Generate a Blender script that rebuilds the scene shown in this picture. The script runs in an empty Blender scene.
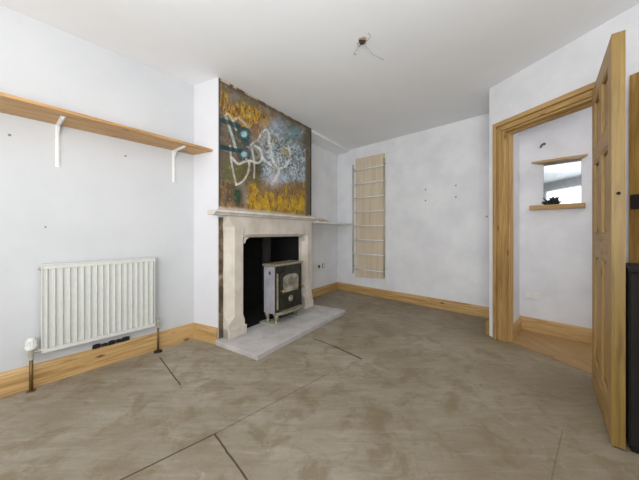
import bpy, bmesh, math, random
import numpy as np
from mathutils import Vector, Matrix
random.seed(7)
C = bpy.context.scene
COL = C.collection
F_PX, HOR, CAM_H, CEIL = 270.0, 232.0, 1.05, 2.50

# ------------------------------------------------------------------ materials
MATS = {}
def nt_mat(name):
    m = bpy.data.materials.new(name); m.use_nodes = True
    nt = m.node_tree; b = nt.nodes['Principled BSDF']
    return m, nt, b
def srgb(r, g, b):
    f = lambda c: (c/255/12.92) if c/255 <= .04045 else ((c/255+.055)/1.055)**2.4
    return (f(r), f(g), f(b), 1)
def N(nt, t, **kw):
    n = nt.nodes.new(t)
    for k, v in kw.items():
        if k.startswith('i_'): n.inputs[k[2:].replace('_', ' ')].default_value = v
        else: setattr(n, k, v)
    return n
def ramp(nt, fac, stops):
    r = nt.nodes.new('ShaderNodeValToRGB')
    e = r.color_ramp.elements
    e[0].position, e[0].color = stops[0]; e[1].position, e[1].color = stops[-1]
    for p, c in stops[1:-1]:
        x = e.new(p); x.color = c
    nt.links.new(fac, r.inputs[0]); return r.outputs[0]
def mix(nt, fac, a, b, mode='MIX'):
    m = nt.nodes.new('ShaderNodeMix'); m.data_type = 'RGBA'; m.blend_type = mode
    for i, v in ((0, fac), (6, a), (7, b)):
        if hasattr(v, 'links'): nt.links.new(v, m.inputs[i])
        else: m.inputs[i].default_value = v
    return m.outputs[2]
def noise(nt, vec, scale, detail=4, rough=.55, dist=0):
    n = N(nt, 'ShaderNodeTexNoise'); n.inputs['Scale'].default_value = scale
    n.inputs['Detail'].default_value = detail; n.inputs['Roughness'].default_value = rough
    n.inputs['Distortion'].default_value = dist
    if vec is not None: nt.links.new(vec, n.inputs['Vector'])
    return n.outputs['Fac']
def bump(nt, b, h, strength, dist=.01):
    n = nt.nodes.new('ShaderNodeBump'); n.inputs['Strength'].default_value = strength
    n.inputs['Distance'].default_value = dist
    nt.links.new(h, n.inputs['Height']); nt.links.new(n.outputs[0], b.inputs['Normal'])
def geo_pos(nt): return N(nt, 'ShaderNodeNewGeometry').outputs['Position']
def gcoord(nt):
    a = N(nt, 'ShaderNodeAttribute', attribute_name='gc'); return a.outputs['Vector']
def mapping(nt, vec, scale):
    m = N(nt, 'ShaderNodeMapping'); m.inputs['Scale'].default_value = scale
    nt.links.new(vec, m.inputs['Vector']); return m.outputs[0]

def plaster(name, c, c2, rough=.85, scuff=.35, bumpy=.25, scale=2.0):
    m, nt, b = nt_mat(name); p = geo_pos(nt)
    n1 = noise(nt, p, scale, 5, .6); n2 = noise(nt, p, scale*6, 4, .6, .4)
    base = ramp(nt, n1, [(.38, c), (.66, c2)])
    sc = ramp(nt, n2, [(.60, (0,0,0,1)), (.78, (scuff, scuff, scuff, 1))])
    dark = tuple(x*.80 for x in c2[:3]) + (1,)
    nt.links.new(mix(nt, sc, base, dark), b.inputs['Base Color'])
    b.inputs['Roughness'].default_value = rough
    bump(nt, b, noise(nt, p, 9, 6, .65), bumpy, .012)
    return m
def wood(name, light, mid, dark, rough=.5, knots=True, gs=1.0):
    m, nt, b = nt_mat(name); v = gcoord(nt)
    mv = mapping(nt, v, (1.6*gs, 26*gs, 26*gs))
    g = noise(nt, mv, 1.6, 5, .6, .8)
    col = ramp(nt, g, [(.30, dark), (.48, mid), (.68, light)])
    big = noise(nt, mapping(nt, v, (1.1, 5, 5)), 1.0, 2, .5)
    col = mix(nt, ramp(nt, big, [(.4, (0,0,0,1)), (.7, (.45,.45,.45,1))]), col, light)
    if knots:
        vo = N(nt, 'ShaderNodeTexVoronoi'); vo.inputs['Scale'].default_value = 1.0
        nt.links.new(mapping(nt, v, (3.2, 9, 9)), vo.inputs['Vector'])
        k = ramp(nt, vo.outputs['Distance'], [(.05, (1,1,1,1)), (.13, (0,0,0,1))])
        col = mix(nt, k, col, tuple(x*.35 for x in dark[:3])+(1,))
    nt.links.new(col, b.inputs['Base Color']); b.inputs['Roughness'].default_value = rough
    bump(nt, b, g, .12, .003)
    return m
def plain(name, c, rough=.5, metal=0, bmp=0, var=.06, scale=30):
    m, nt, b = nt_mat(name); p = geo_pos(nt)
    n = noise(nt, p, scale, 3)
    lo = tuple(max(0, x*(1-var*2)) for x in c[:3])+(1,)
    hi = tuple(min(1, x*(1+var)) for x in c[:3])+(1,)
    nt.links.new(ramp(nt, n, [(.35, lo), (.65, hi)]), b.inputs['Base Color'])
    b.inputs['Roughness'].default_value = rough; b.inputs['Metallic'].default_value = metal
    if bmp: bump(nt, b, n, bmp, .004)
    return m

M = {}
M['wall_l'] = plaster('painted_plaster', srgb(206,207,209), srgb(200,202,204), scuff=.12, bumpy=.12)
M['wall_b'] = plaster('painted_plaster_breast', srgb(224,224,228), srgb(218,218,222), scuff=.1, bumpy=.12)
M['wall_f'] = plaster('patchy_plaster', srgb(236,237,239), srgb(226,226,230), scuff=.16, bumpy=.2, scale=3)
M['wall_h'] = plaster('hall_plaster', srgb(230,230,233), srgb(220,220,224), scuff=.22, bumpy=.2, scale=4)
M['ceil'] = plaster('ceiling_paint', srgb(240,241,243), srgb(236,237,239), scuff=.03, bumpy=.10, scale=1.2)
M['pine'] = wood('pine', srgb(190,156,102), srgb(170,134,80), srgb(136,102,54))
M['pine_pale'] = wood('pine_skirting', srgb(204,170,118), srgb(186,148,94), srgb(150,112,62))
M['pine_door'] = wood('pine_door', srgb(190,156,100), srgb(172,137,80), srgb(140,108,56))
M['pine_shelf'] = wood('pine_shelf', srgb(206,166,114), srgb(186,142,86), srgb(142,100,54))
M['pine_edge'] = wood('pine_edge', srgb(144,117,58), srgb(128,101,46), srgb(104,80,34), knots=False)
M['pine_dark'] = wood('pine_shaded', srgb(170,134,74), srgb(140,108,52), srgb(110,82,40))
M['ply'] = wood('plywood', srgb(222,208,186), srgb(213,197,172), srgb(200,182,156), knots=False, gs=.5)
M['oak_floor'] = wood('hall_boards', srgb(176,142,94), srgb(156,122,76), srgb(130,98,58))
M['white'] = plain('white_enamel', srgb(212,213,208), .32, var=.02)
M['whitepaint'] = plain('white_gloss', srgb(236,236,234), .4, var=.03)
M['plastic'] = plain('white_plastic', srgb(226,226,222), .35, var=.02)
M['copper'] = plain('dull_copper_pipe', srgb(120,98,62), .45, .6)
M['shade_black'] = plain('shadow_black', srgb(24,20,14), .95)  # near-black that puts the shadow behind the door into colour
M['black'] = plain('black_plastic', srgb(22,20,20), .6)
M['soot'] = plain('soot', srgb(20,18,17), .95, bmp=.6, scale=14, var=.3)
M['limestone'] = plaster('carved_stone', srgb(216,208,196), srgb(196,186,172), scuff=.35, bumpy=.35, scale=5)
M['mantelstone'] = plaster('mantel_stone', srgb(226,222,216), srgb(206,198,188), scuff=.4, bumpy=.3, scale=9)
M['hearth'] = plaster('hearth_slab', srgb(196,192,190), srgb(170,165,162), scuff=.35, bumpy=.3, scale=6)
M['rough'] = plaster('broken_plaster', srgb(206,186,166), srgb(180,158,136), scuff=.6, bumpy=.9, scale=14)
M['iron'] = plain('dusty_stove_iron', srgb(52,52,44), .42, .35, bmp=.2, scale=18, var=.25)
M['ironside'] = plain('grey_iron_side', srgb(168,166,172), .35, .0, bmp=.1, scale=10, var=.08)  # left side panel, much paler than the other stove iron
M['ironpale'] = plain('ash_dusted_trim', srgb(168,160,140), .4, .4, var=.15)
M['brass'] = plain('brass', srgb(196,160,92), .35, .8)
M['sootglass'] = plain('sooty_glass', srgb(150,146,128), .18, .0, scale=8, var=.35)
M['tile'] = plain('pale_stone_tile', srgb(176,180,160), .5, var=.12)
M['dark_wire'] = plain('dark_cable', srgb(40,38,34), .6)
M['grey_wire'] = plain('grey_cable', srgb(150,150,148), .6)
M['chrome'] = plain('dull_metal_rail', srgb(186,180,168), .4, .25, var=.1)
M['hook'] = plain('grey_hook', srgb(96,90,84), .6)
M['plug'] = plain('grey_wall_plug', srgb(140,138,136), .8)
# raw stone strip
def stone():
    m, nt, b = nt_mat('raw_stonework'); p = geo_pos(nt)
    vo = N(nt, 'ShaderNodeTexVoronoi'); vo.inputs['Scale'].default_value = 9
    nt.links.new(p, vo.inputs['Vector'])
    n = noise(nt, p, 14, 5, .7)
    c = ramp(nt, n, [(.3, srgb(78,66,52)), (.5, srgb(128,110,86)), (.7, srgb(186,172,148))])
    c = mix(nt, ramp(nt, vo.outputs['Distance'], [(.2, (0,0,0,1)), (.7, (.7,.7,.7,1))]), c, srgb(60,50,38))
    nt.links.new(c, b.inputs['Base Color']); b.inputs['Roughness'].default_value = .95
    bump(nt, b, n, .8, .03); return m
M['stone'] = stone()
def mirror_mat():
    m, nt, b = nt_mat('mirror_glass'); p = geo_pos(nt)
    b.inputs['Metallic'].default_value = 1
    n = noise(nt, p, 40, 3)
    nt.links.new(ramp(nt, n, [(.3, srgb(166,172,176)), (.7, srgb(180,186,190))]), b.inputs['Base Color'])
    b.inputs['Roughness'].default_value = .04; return m
M['mirror'] = mirror_mat()

# ------------------------------------------------------------------ frames
class Frame:
    """a vertical wall plane: t runs along it, o out of it into the room, z up"""
    def __init__(s, P, Q=None, d=None, flip=False):
        s.P = Vector((P[0], P[1])); s.d = (Vector((Q[0],Q[1]))-s.P) if Q else Vector(d)
        s.L = s.d.length; s.d.normalize()
        s.n = Vector((s.d.y, -s.d.x))
        if flip: s.n = -s.n
    def pt(s, t, o, z):
        v = s.P + s.d*t + s.n*o
        return Vector((v.x, v.y, z))
    def hit(s, u, v=None, o=0):
        """wall coordinates of the point that measured at (u, v) in the survey photograph"""
        k = (u-320)/F_PX; P = s.P + s.n*o
        t = (k*P.y-P.x)/(s.d.x-k*s.d.y)
        if v is None: return t
        Y = P.y+s.d.y*t
        return t, CAM_H+(HOR-v)*Y/F_PX

def new_bm():
    bm = bmesh.new(); bm.verts.layers.float_vector.new('gc'); return bm
def addv(bm, co, g):
    v = bm.verts.new(co); v[bm.verts.layers.float_vector['gc']] = g; return v
def box(bm, fr, t0, t1, o0, o1, z0, z1, grain='t', seed=None, dz=None):
    """box in wall coordinates; grain says which way the wood runs; dz=(z0,z1) at the t1 end"""
    if t0 > t1: t0, t1 = t1, t0
    k = random.random()*40 if seed is None else seed
    def g(t, o, z):
        return {'t': (t+k, o+k, z), 'z': (z+k, o, t+k), 'o': (o+k, t, z+k)}[grain]
    vs = []
    for t in (t0, t1):
        for o in (o0, o1):
            for i, z in enumerate((z0, z1) if (dz is None or t == t0) else dz):
                vs.append(addv(bm, fr.pt(t, o, z), g(t, o, z)))
    for f in ((0,1,3,2),(4,6,7,5),(0,4,5,1),(2,3,7,6),(0,2,6,4),(1,5,7,3)):
        bm.faces.new([vs[i] for i in f])
def prism(bm, fr, prof, t0, t1, mode='oz', grain='t'):
    """extrude a closed outline. mode oz: outline in (o,z) run along t; to: outline in (t,o) run along z (t0,t1 are heights); tz: outline in (t,z) run along o"""
    k = random.random()*40
    rings = []
    for e in (t0, t1):
        r = []
        for a, b in prof:
            t, o, z = {'oz': (e,a,b), 'to': (a,b,e), 'tz': (a,e,b)}[mode]
            g = {'t': (t+k,o,z), 'z': (z+k,o,t), 'o': (o+k,t,z)}[grain]
            r.append(addv(bm, fr.pt(t,o,z), g))
        rings.append(r)
    n = len(prof)
    for i in range(n):
        j = (i+1) % n
        bm.faces.new([rings[0][i], rings[0][j], rings[1][j], rings[1][i]])
    bm.faces.new(rings[0][::-1]); bm.faces.new(rings[1])
def tube(bm, pts, r, seg=10, cap=True):
    pts = [Vector(p) for p in pts]; rings = []
    rr = r if isinstance(r, (list, tuple)) else [r]*len(pts)
    up = None
    for i, p in enumerate(pts):
        d = (pts[min(i+1, len(pts)-1)]-pts[max(i-1, 0)])
        if d.length < 1e-7: d = Vector((0,0,1))
        d.normalize()
        if up is None: up = Vector((0,0,1)) if abs(d.z) < .9 else Vector((1,0,0))
        a = d.cross(up).normalized(); b = d.cross(a).normalized(); up = -b if False else up
        rings.append([addv(bm, p+(a*math.cos(2*math.pi*k/seg)+b*math.sin(2*math.pi*k/seg))*rr[i], (0,0,0)) for k in range(seg)])
    for i in range(len(rings)-1):
        for k in range(seg):
            bm.faces.new([rings[i][k], rings[i][(k+1)%seg], rings[i+1][(k+1)%seg], rings[i+1][k]])
    if cap: bm.faces.new(rings[0][::-1]); bm.faces.new(rings[-1])
def lathe(bm, c, axis, prof, seg=20):
    """prof: list of (distance along axis, radius)"""
    axis = Vector(axis).normalized()
    tube(bm, [Vector(c)+axis*h for h, r in prof], [max(r, 1e-4) for h, r in prof], seg)
def build(name, bm, mat, parent=None, bevel=0, smooth=False, kind=None, label=None, cat=None, group=None, seg=2):
    bmesh.ops.recalc_face_normals(bm, faces=bm.faces)
    co = [v.co for v in bm.verts]
    x = (min(c.x for c in co)+max(c.x for c in co))/2
    y = (min(c.y for c in co)+max(c.y for c in co))/2
    z = min(c.z for c in co)
    base = Vector((x, y, z))
    for v in bm.verts: v.co -= base
    me = bpy.data.meshes.new(name); bm.to_mesh(me); bm.free()
    o = bpy.data.objects.new(name, me); COL.objects.link(o)
    me.materials.append(mat)
    if smooth:
        for p in me.polygons: p.use_smooth = True
    if parent is not None:
        o.parent = parent
        w = Vector((0,0,0)); q = parent
        while q is not None: w += q.location; q = q.parent
        o.location = base-w
    else: o.location = base
    if bevel:
        md = o.modifiers.new('bevel', 'BEVEL'); md.width = bevel; md.segments = seg; md.limit_method = 'ANGLE'
        md.angle_limit = math.radians(40)
    if kind: o['kind'] = kind
    if label: o['label'] = label
    if cat: o['category'] = cat
    if group: o['group'] = group
    return o
def thing(name, label, cat, loc, group=None):
    o = bpy.data.objects.new(name, None); COL.objects.link(o); o.location = loc
    o.empty_display_size = .1
    o['label'] = label; o['category'] = cat
    if group: o['group'] = group
    return o

# ------------------------------------------------------------------ plan of the room
A = (-2.038, 1.72); B = (-1.245, 2.678); D = (-.951, 2.53)
Cc = (.33, 4.96); G = (.53, 4.77); Ff = (2.18, 3.20)
K = (1.72, 2.735)
LW = Frame(A, B)                       # left wall, t=0 at photo edge
LWL = LW.L
BS = Frame(B, D)                       # left cheek of the breast
BF = Frame(D, G)                       # breast front plane
BW = BF.hit(311.5)                     # breast width
AL = Frame(B, Cc)                      # alcove back wall line (continues left wall)
FW = Frame(Cc, Ff)                     # far wall
DW = Frame(K, d=(.265, -.885))         # door wall
HP = Frame(K, Ff, flip=True)           # hall side of the partition
HL = Frame((1.857, 2.625), (2.17, 2.93))        # left wall of hall, normal to +x -y
HB = Frame((2.17, 2.93), (2.55, 2.545))         # back wall of hall
T = .12
BACK = -1.6

def wallbox(name, fr, t0, t1, mat, z0=0, z1=CEIL, th=T):
    bm = new_bm(); box(bm, fr, t0, t1, -th, 0, z0, z1); return build(name, bm, mat, kind='structure')
tb = (BACK-A[1])/LW.d.y
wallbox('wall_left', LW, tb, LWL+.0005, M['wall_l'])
# chimney breast, with a fireplace opening
OP0, OP1, OPZ = .22, 1.28, 1.06
bm = new_bm()
dep = .36
Bo = Vector(B)-Vector(D); bt, bo = Bo.dot(BF.d), Bo.dot(BF.n)
prism(bm, BF, [(0,0),(OP0,0),(OP0,-dep-.08),(bt+(bt/abs(bo))*.08, bo-.08),(bt, bo)], 0, CEIL, 'to')
box(bm, BF, OP1, BW, -dep+.02, 0, 0, CEIL)
box(bm, BF, OP0, OP1, -dep, 0, OPZ, CEIL)
build('wall_chimney', bm, M['wall_b'], kind='structure')
bm = new_bm()
box(bm, BF, OP0+.002, OP1-.002, -.62, -.56, .0, OPZ+.06)
box(bm, BF, OP0-.04, OP0+.03, -.56, -.02, .0, OPZ)
box(bm, BF, OP1-.03, OP1+.04, -.56, -.02, .0, OPZ)
box(bm, BF, OP0, OP1, -.56, -.02, OPZ-.05, OPZ+.02)
box(bm, BF, OP0, OP1, -.56, .0, .0, .044)
build('wall_firebox', bm, M['soot'], kind='structure')
# alcove wall
te = AL.hit(311.5)-.35
wallbox('wall_alcove', AL, te, AL.L+.05, M['wall_f'])
# dropped alcove ceiling panel
bm = new_bm()
g0 = BF.pt(BW, 0, 0); 
box(bm, BF, BW, BF.L+.02, -.45, -.005, CEIL-.035, CEIL-.002)
build('trim_1', bm, M['ceil'], kind='structure')
wallbox('wall_far', FW, -.05, FW.L+.05, M['wall_f'])
# partition between far part of room and hall
bm = new_bm()
Pd = (Vector((.707, .707)))
PT = Frame(K, d=(.707, .707))          # its normal points to hall side
box(bm, PT, .0, .70, .0, .15, 0, CEIL)
build('wall_partition', bm, M['wall_f'], kind='structure')
# door wall with opening
T0 = DW.hit(502.5); T1 = .955; DH = 2.03
tend = (BACK-K[1])/DW.d.y
bm = new_bm()
DWf = Frame(K, d=(.265, -.885))        # n = (d.y,-d.x) -> points (-x): into the room
wt = .11
box(bm, DW, 0.0, T0, -wt, 0, 0, CEIL)
box(bm, DW, T0, T1, -wt, 0, DH, CEIL)
box(bm, DW, T1, tend, -wt, 0, 0, CEIL)
build('wall_right', bm, M['wall_h'], kind='structure')
# hall walls
wallbox('wall_hall_left', HL, .0, HL.L+.01, M['wall_h'], th=.05)
wallbox('wall_hall_back', HB, -.02, 3.0, M['wall_h'])
# back wall behind the camera with a wide window
bx0 = LW.pt(tb, 0, 0); bx1 = DW.pt(tend, 0, 0)
BK = Frame((bx1.x, BACK), (bx0.x, BACK))
if BK.n.y < 0: BK = Frame((bx1.x, BACK), (bx0.x, BACK), flip=True)
w0, w1 = BK.L*.32, BK.L*.82
bm = new_bm()
box(bm, BK, -.1, w0, -T, 0, 0, CEIL); box(bm, BK, w1, BK.L+.1, -T, 0, 0, CEIL)
box(bm, BK, w0, w1, -T, 0, 0, .75); box(bm, BK, w0, w1, -T, 0, 2.2, CEIL)
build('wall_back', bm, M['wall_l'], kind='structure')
bm = new_bm()
for a, b in ((w0, w0+.06), ((w0+w1)/2-.03, (w0+w1)/2+.03), (w1-.06, w1)): box(bm, BK, a, b, -.09, -.03, .75, 2.2)
box(bm, BK, w0, w1, -.09, -.03, .75, .81); box(bm, BK, w0, w1, -.09, -.03, 2.14, 2.2)
build('window_1', bm, M['whitepaint'], kind='structure')

# ceiling
def slab(name, mat, z0, z1, x0=-5.2, x1=5.6, y0=BACK-.15, y1=5.8, pts=None):
    bm = new_bm(); fr = Frame((x0, 0), (x1, 0), flip=True)
    box(bm, fr, 0, x1-x0, y0, y1, z0, z1)
    return build(name, bm, mat, kind='structure')
slab('ceiling', M['ceil'], CEIL, CEIL+.08)

# floor: hardboard-like sheet floor with seams and stains
def gnd(u, v):
    Y = F_PX*CAM_H/(v-HOR); return ((u-320)/F_PX*Y, Y)
def floor_mat():
    m, nt, b = nt_mat('worn_floor_sheets'); p = geo_pos(nt)
    n1 = noise(nt, p, 1.3, 6, .62, .3); n2 = noise(nt, p, 5, 6, .7, .6); n3 = noise(nt, p, 26, 4, .7)
    col = ramp(nt, n1, [(.34, srgb(134,122,102)), (.5, srgb(149,139,121)), (.64, srgb(164,155,140))])
    col = mix(nt, ramp(nt, n2, [(.38, (.6,.6,.6,1)), (.5, (0,0,0,1))]), col, srgb(116,99,70))
    rot = N(nt, 'ShaderNodeMapping'); rot.inputs['Rotation'].default_value = (0, 0, math.radians(-54)); rot.inputs['Scale'].default_value = (2.2, 16, 1)
    nt.links.new(p, rot.inputs['Vector'])
    st = noise(nt, rot.outputs[0], 1.5, 6, .7, .8)
    col = mix(nt, ramp(nt, st, [(.38, (.4,.4,.4,1)), (.52, (0,0,0,1))]), col, srgb(122,108,86))
    col = mix(nt, ramp(nt, st, [(.56, (0,0,0,1)), (.74, (.38,.38,.38,1))]), col, srgb(182,177,167))
    col = mix(nt, ramp(nt, noise(nt, p, 60, 3, .7), [(.58, (0,0,0,1)), (.75, (.45,.45,.45,1))]), col, srgb(104,92,72))
    col = mix(nt, ramp(nt, n3, [(.55, (0,0,0,1)), (.8, (.5,.5,.5,1))]), col, srgb(112,98,78))
    col = mix(nt, ramp(nt, noise(nt, p, 3.1, 5, .75, .2), [(.62, (0,0,0,1)), (.74, (.5,.5,.5,1))]), col, srgb(196,190,178))
    # warmer and browner towards the door
    sp = N(nt, 'ShaderNodeSeparateXYZ'); nt.links.new(p, sp.inputs[0])
    mr = N(nt, 'ShaderNodeMapRange'); nt.links.new(sp.outputs[0], mr.inputs[0])
    mr.inputs[1].default_value = .3; mr.inputs[2].default_value = 2.0; mr.inputs[3].default_value = 0; mr.inputs[4].default_value = .45
    col = mix(nt, mr.outputs[0], col, srgb(132,112,78))
    # pale scraped patches
    segs = [(gnd(160,357), gnd(181,385), .006, .9), (gnd(121,480), gnd(217,433), .006, .9), (gnd(217,433), gnd(330,373), .005, .45),
            (gnd(215,434), gnd(251,484), .006, .9), (gnd(315,339), gnd(334,346), .009, 1), (gnd(334,346), gnd(362,359), .012, 1),
            (gnd(552,480), gnd(563,430), .004, .25)]
    mx = None
    def math_(op, a, b_=None, clamp=False):
        n = N(nt, 'ShaderNodeMath', operation=op); n.use_clamp = clamp
        for i, v in enumerate((a, b_)):
            if v is None: continue
            if hasattr(v, 'links'): nt.links.new(v, n.inputs[i])
            else: n.inputs[i].default_value = v
        return n.outputs[0]
    wob = math_('MULTIPLY', math_('SUBTRACT', noise(nt, p, 12, 3), .5), .007)
    X = math_('ADD', sp.outputs[0], wob); Yn = math_('ADD', sp.outputs[1], wob)
    tot = None
    for (a, c, w, st) in segs:
        dx, dy = c[0]-a[0], c[1]-a[1]; L = math.hypot(dx, dy); dx /= L; dy /= L
        px = math_('SUBTRACT', X, a[0]); py = math_('SUBTRACT', Yn, a[1])
        al = math_('ADD', math_('MULTIPLY', px, dx), math_('MULTIPLY', py, dy))
        pr = math_('ABSOLUTE', math_('ADD', math_('MULTIPLY', px, -dy), math_('MULTIPLY', py, dx)))
        cl = math_('MINIMUM', math_('MAXIMUM', al, 0.0), L)
        over = math_('ABSOLUTE', math_('SUBTRACT', al, cl))
        ds = math_('ADD', pr, over)
        q = math_('MULTIPLY', math_('SUBTRACT', 1.0, math_('DIVIDE', ds, w), True), st*1.6)
        tot = q if tot is None else math_('MAXIMUM', tot, q)
    tot = math_('MINIMUM', tot, .9)
    col = mix(nt, tot, col, srgb(48,36,22))
    nt.links.new(col, b.inputs['Base Color']); b.inputs['Roughness'].default_value = .62
    h = math_('SUBTRACT', n2, math_('MULTIPLY', tot, 1.0))
    bump(nt, b, h, .25, .01); return m
M['floor'] = floor_mat()
slab('floor', M['floor'], -.08, 0)
# hall boards, between the door threshold and the hall walls
bm = new_bm()
hp = [DW.pt(T0-.0, -.06, 0), HL.pt(.02, .0, 0), HL.pt(HL.L, 0, 0), HB.pt(2.4, 0, 0), DW.pt(T1+.8, -.06, 0)]
HFv = [addv(bm, (q.x, q.y, .0), (q.y, 0, q.x)) for q in hp]
top = [addv(bm, (q.x, q.y, .005), (q.y, 0, q.x)) for q in hp]
bm.faces.new(top); bm.faces.new(HFv[::-1])
for i in range(5): bm.faces.new([HFv[i], HFv[(i+1)%5], top[(i+1)%5], top[i]])
build('floor_hall', bm, M['oak_floor'], kind='structure')

# skirting boards
SK = [(0,0),(.018,0),(.018,.118),(.013,.126),(.013,.134),(.008,.146),(.004,.152),(0,.152)]
def skirt(name, fr, t0, t1, mat=None, h=.152):
    bm = new_bm(); prism(bm, fr, [(o, z*h/.152) for o, z in SK], t0, t1)
    return build(name, bm, mat or M['pine_pale'], kind='structure')
skirt('baseboard_left', LW, tb, LWL-.006)
skirt('baseboard_chimney', BS, 0.0, BS.L-.002)
skirt('baseboard_alcove', AL, te, AL.L-.012, h=.135)
skirt('baseboard_far', FW, .0, FW.L-.12, h=.132)
skirt('baseboard_hall_left', HL, .0, HL.L-.01, h=.13)
skirt('baseboard_hall_back', HB, 0, 2.2, h=.145)
# stub of skirting left at the partition corner
bm = new_bm(); PTr = Frame(K, d=(.707,.707), flip=True)
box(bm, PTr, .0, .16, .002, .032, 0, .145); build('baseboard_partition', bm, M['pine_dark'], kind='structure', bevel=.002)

# raw stone strip beside the fire surround
bm = new_bm()
zs = [0.05+i*.06 for i in range(20)]
for i in range(len(zs)-1):
    e = random.uniform(.0, .012)
    box(bm, BF, .004, .16+e, .0, .006+e*.6, zs[i], zs[i+1])
build('trim_2', bm, M['stone'], kind='structure', bevel=.003)

# ------------------------------------------------------------------ painted, graffitied plaster over the fireplace
GX, GZ = 400, 360
gt0, gt1, gz0, gz1 = .006, BW-.004, 1.252, CEIL-.004
tt = np.linspace(gt0, gt1, GX); zz = np.linspace(gz0, gz1, GZ)
TT, ZZ = np.meshgrid(tt, zz)
PX = BF.P.x+BF.d.x*TT; PY = BF.P.y+BF.d.y*TT
U = 320+F_PX*PX/PY; V = HOR-F_PX*(ZZ-CAM_H)/PY
rng = np.random.default_rng(3)
def vnoise(sx, sz, seed):
    r = np.random.default_rng(seed)
    nx, nz = int((gt1-gt0)*sx)+3, int((gz1-gz0)*sz)+3
    g = r.random((nz, nx)); fx = (TT-gt0)*sx; fz = (ZZ-gz0)*sz
    ix = fx.astype(int); iz = fz.astype(int); ax = fx-ix; az = fz-iz
    ax = ax*ax*(3-2*ax); az = az*az*(3-2*az)
    return (g[iz,ix]*(1-ax)+g[iz,ix+1]*ax)*(1-az)+(g[iz+1,ix]*(1-ax)+g[iz+1,ix+1]*ax)*az
def fbm(s, seed, n=4, an=1.0):
    a = 0; w = 0
    for i in range(n):
        a = a+vnoise(s*2**i, s*an*2**i, seed+i)*.6**i; w += .6**i
    return a/w
img = np.zeros(TT.shape+(3,))
def lin(r,g,b): return np.array(srgb(r,g,b)[:3])
def blend(mask, c):
    global img
    m = np.clip(mask, 0, 1)[..., None]; img = img*(1-m)+np.asarray(c)*m
def sm(x, a, b): 
    y = np.clip((x-a)/(b-a), 0, 1); return y*y*(3-2*y)
img[:] = lin(112,98,78)
blend(sm(fbm(7, 11), .42, .62), lin(142,126,108))
blend(sm(fbm(9, 21), .5, .68)*.8, lin(78,76,56))
# yellow ochre scribbled bands: upper-left diagonal and along the foot
W = (U-218)/94.0
topedge = 79+.527*(U-218)
dv = V-topedge
n1 = fbm(13, 31, 4, 1.3); n2 = fbm(28, 41, 3, .5); n3 = fbm(45, 47, 2, .35)
band = sm(dv, 6, 14)*(1-sm(dv, 26, 38))*(1-sm(U, 262, 282))
blend(band*.5, lin(150,112,48)); blend(band*sm(n2, .38, .55), lin(196,150,30)); blend(band*sm(n3, .55, .7)*.9, lin(112,62,24))
blend(sm(U,232,246)*(1-sm(U,262,276))*sm(dv,10,22)*(1-sm(dv,26,40))*.55*sm(n1,.4,.6), lin(206,166,34))
blend(sm(dv,4,9)*(1-sm(dv,14,24))*(1-sm(U,258,275))*sm(n1,.42,.55)*.6, lin(110,112,42))
rg = np.exp(-((U-234)/6)**2-((V-97)/5)**2); blend(rg*1.3, lin(132,122,112))
blend(np.exp(-((U-230)/3)**2-((V-104)/3)**2)*.6, lin(150,110,90))
foot = sm(V, 176, 188)*(1-.2*sm(V, 206, 212))*sm(U, 244, 252)*(1-sm(U, 304, 309))
blend(foot*.75, lin(140,112,62)); blend(foot*sm(n2*.6+n1*.4+.22*sm(V,185,205), .48, .68), lin(190,148,34)); blend(foot*sm(n3,.56,.7)*.8, lin(120,76,26))
blend(foot*sm(V,196,204)*sm(n1,.5,.62)*.5, lin(214,178,40))
lf = sm(V,176,186)*(1-sm(U,236,244)); blend(lf*sm(n1,.4,.55)*.8, lin(148,108,58)); blend(lf*sm(n3,.52,.64)*.7, lin(78,50,24))
# plum and brown patches mid left, moss green
blend(np.exp(-((U-255)/8)**2-((V-126)/8)**2)*1.1*sm(n1,.35,.55), lin(134,104,84))
blend(sm(U,222,226)*(1-sm(U,262,270))*sm(V,158,164)*(1-sm(V,178,186))*.8, lin(98,94,48))
blend(np.exp(-((U-262)/13)**2-((V-168)/7)**2)*1.5, lin(64,64,34))
blend(np.exp(-((U-237)/5)**2-((V-196)/9)**2)*1.4, lin(44,66,44))
blend(np.exp(-((U-221)/3)**2-((V-150)/30)**2)*.9, lin(92,84,74))
# pale blue mural mass on the right
bx = sm(U, 258, 268)*(1-sm(U, 303, 308)); by = sm(dv+6*(n1-.5), 18, 30)*(1-sm(V+8*(n1-.5), 176, 186))
bl = bx*by
blend(bl*.9, lin(134,150,158)); blend(bl*sm(n1,.42,.6), lin(168,190,204)); blend(bl*sm(fbm(34,61,3,1.0),.5,.6)*.8, lin(74,84,88))
blend(bl*sm(fbm(50,67,2,1.2),.58,.66)*.8, lin(206,214,216))
blend(np.exp(-((U-294)/9)**2-((V-134)/8)**2)*.9, lin(118,156,164))
blend(np.exp(-((U-277)/9)**2-((V-127)/8)**2)*.9, lin(164,180,200))
blend(np.exp(-((U-272)/3.5)**2-((V-140)/4)**2)*.9, lin(160,140,90))
blend(np.exp(-((U-286)/5)**2-((V-152)/4)**2)*.8*sm(n1,.4,.5), lin(188,160,60))
blend(np.exp(-((U-274)/7)**2-((V-178)/8)**2)*1.2, lin(196,192,200))
blend(np.exp(-((U-283)/4)**2-((V-178)/4)**2)*.9, lin(176,196,214))
blend(sm(U,244,250)*(1-sm(U,262,268))*sm(V,140,146)*(1-sm(V,156,162))*.6*sm(n1,.4,.5), lin(150,158,158))
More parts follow.
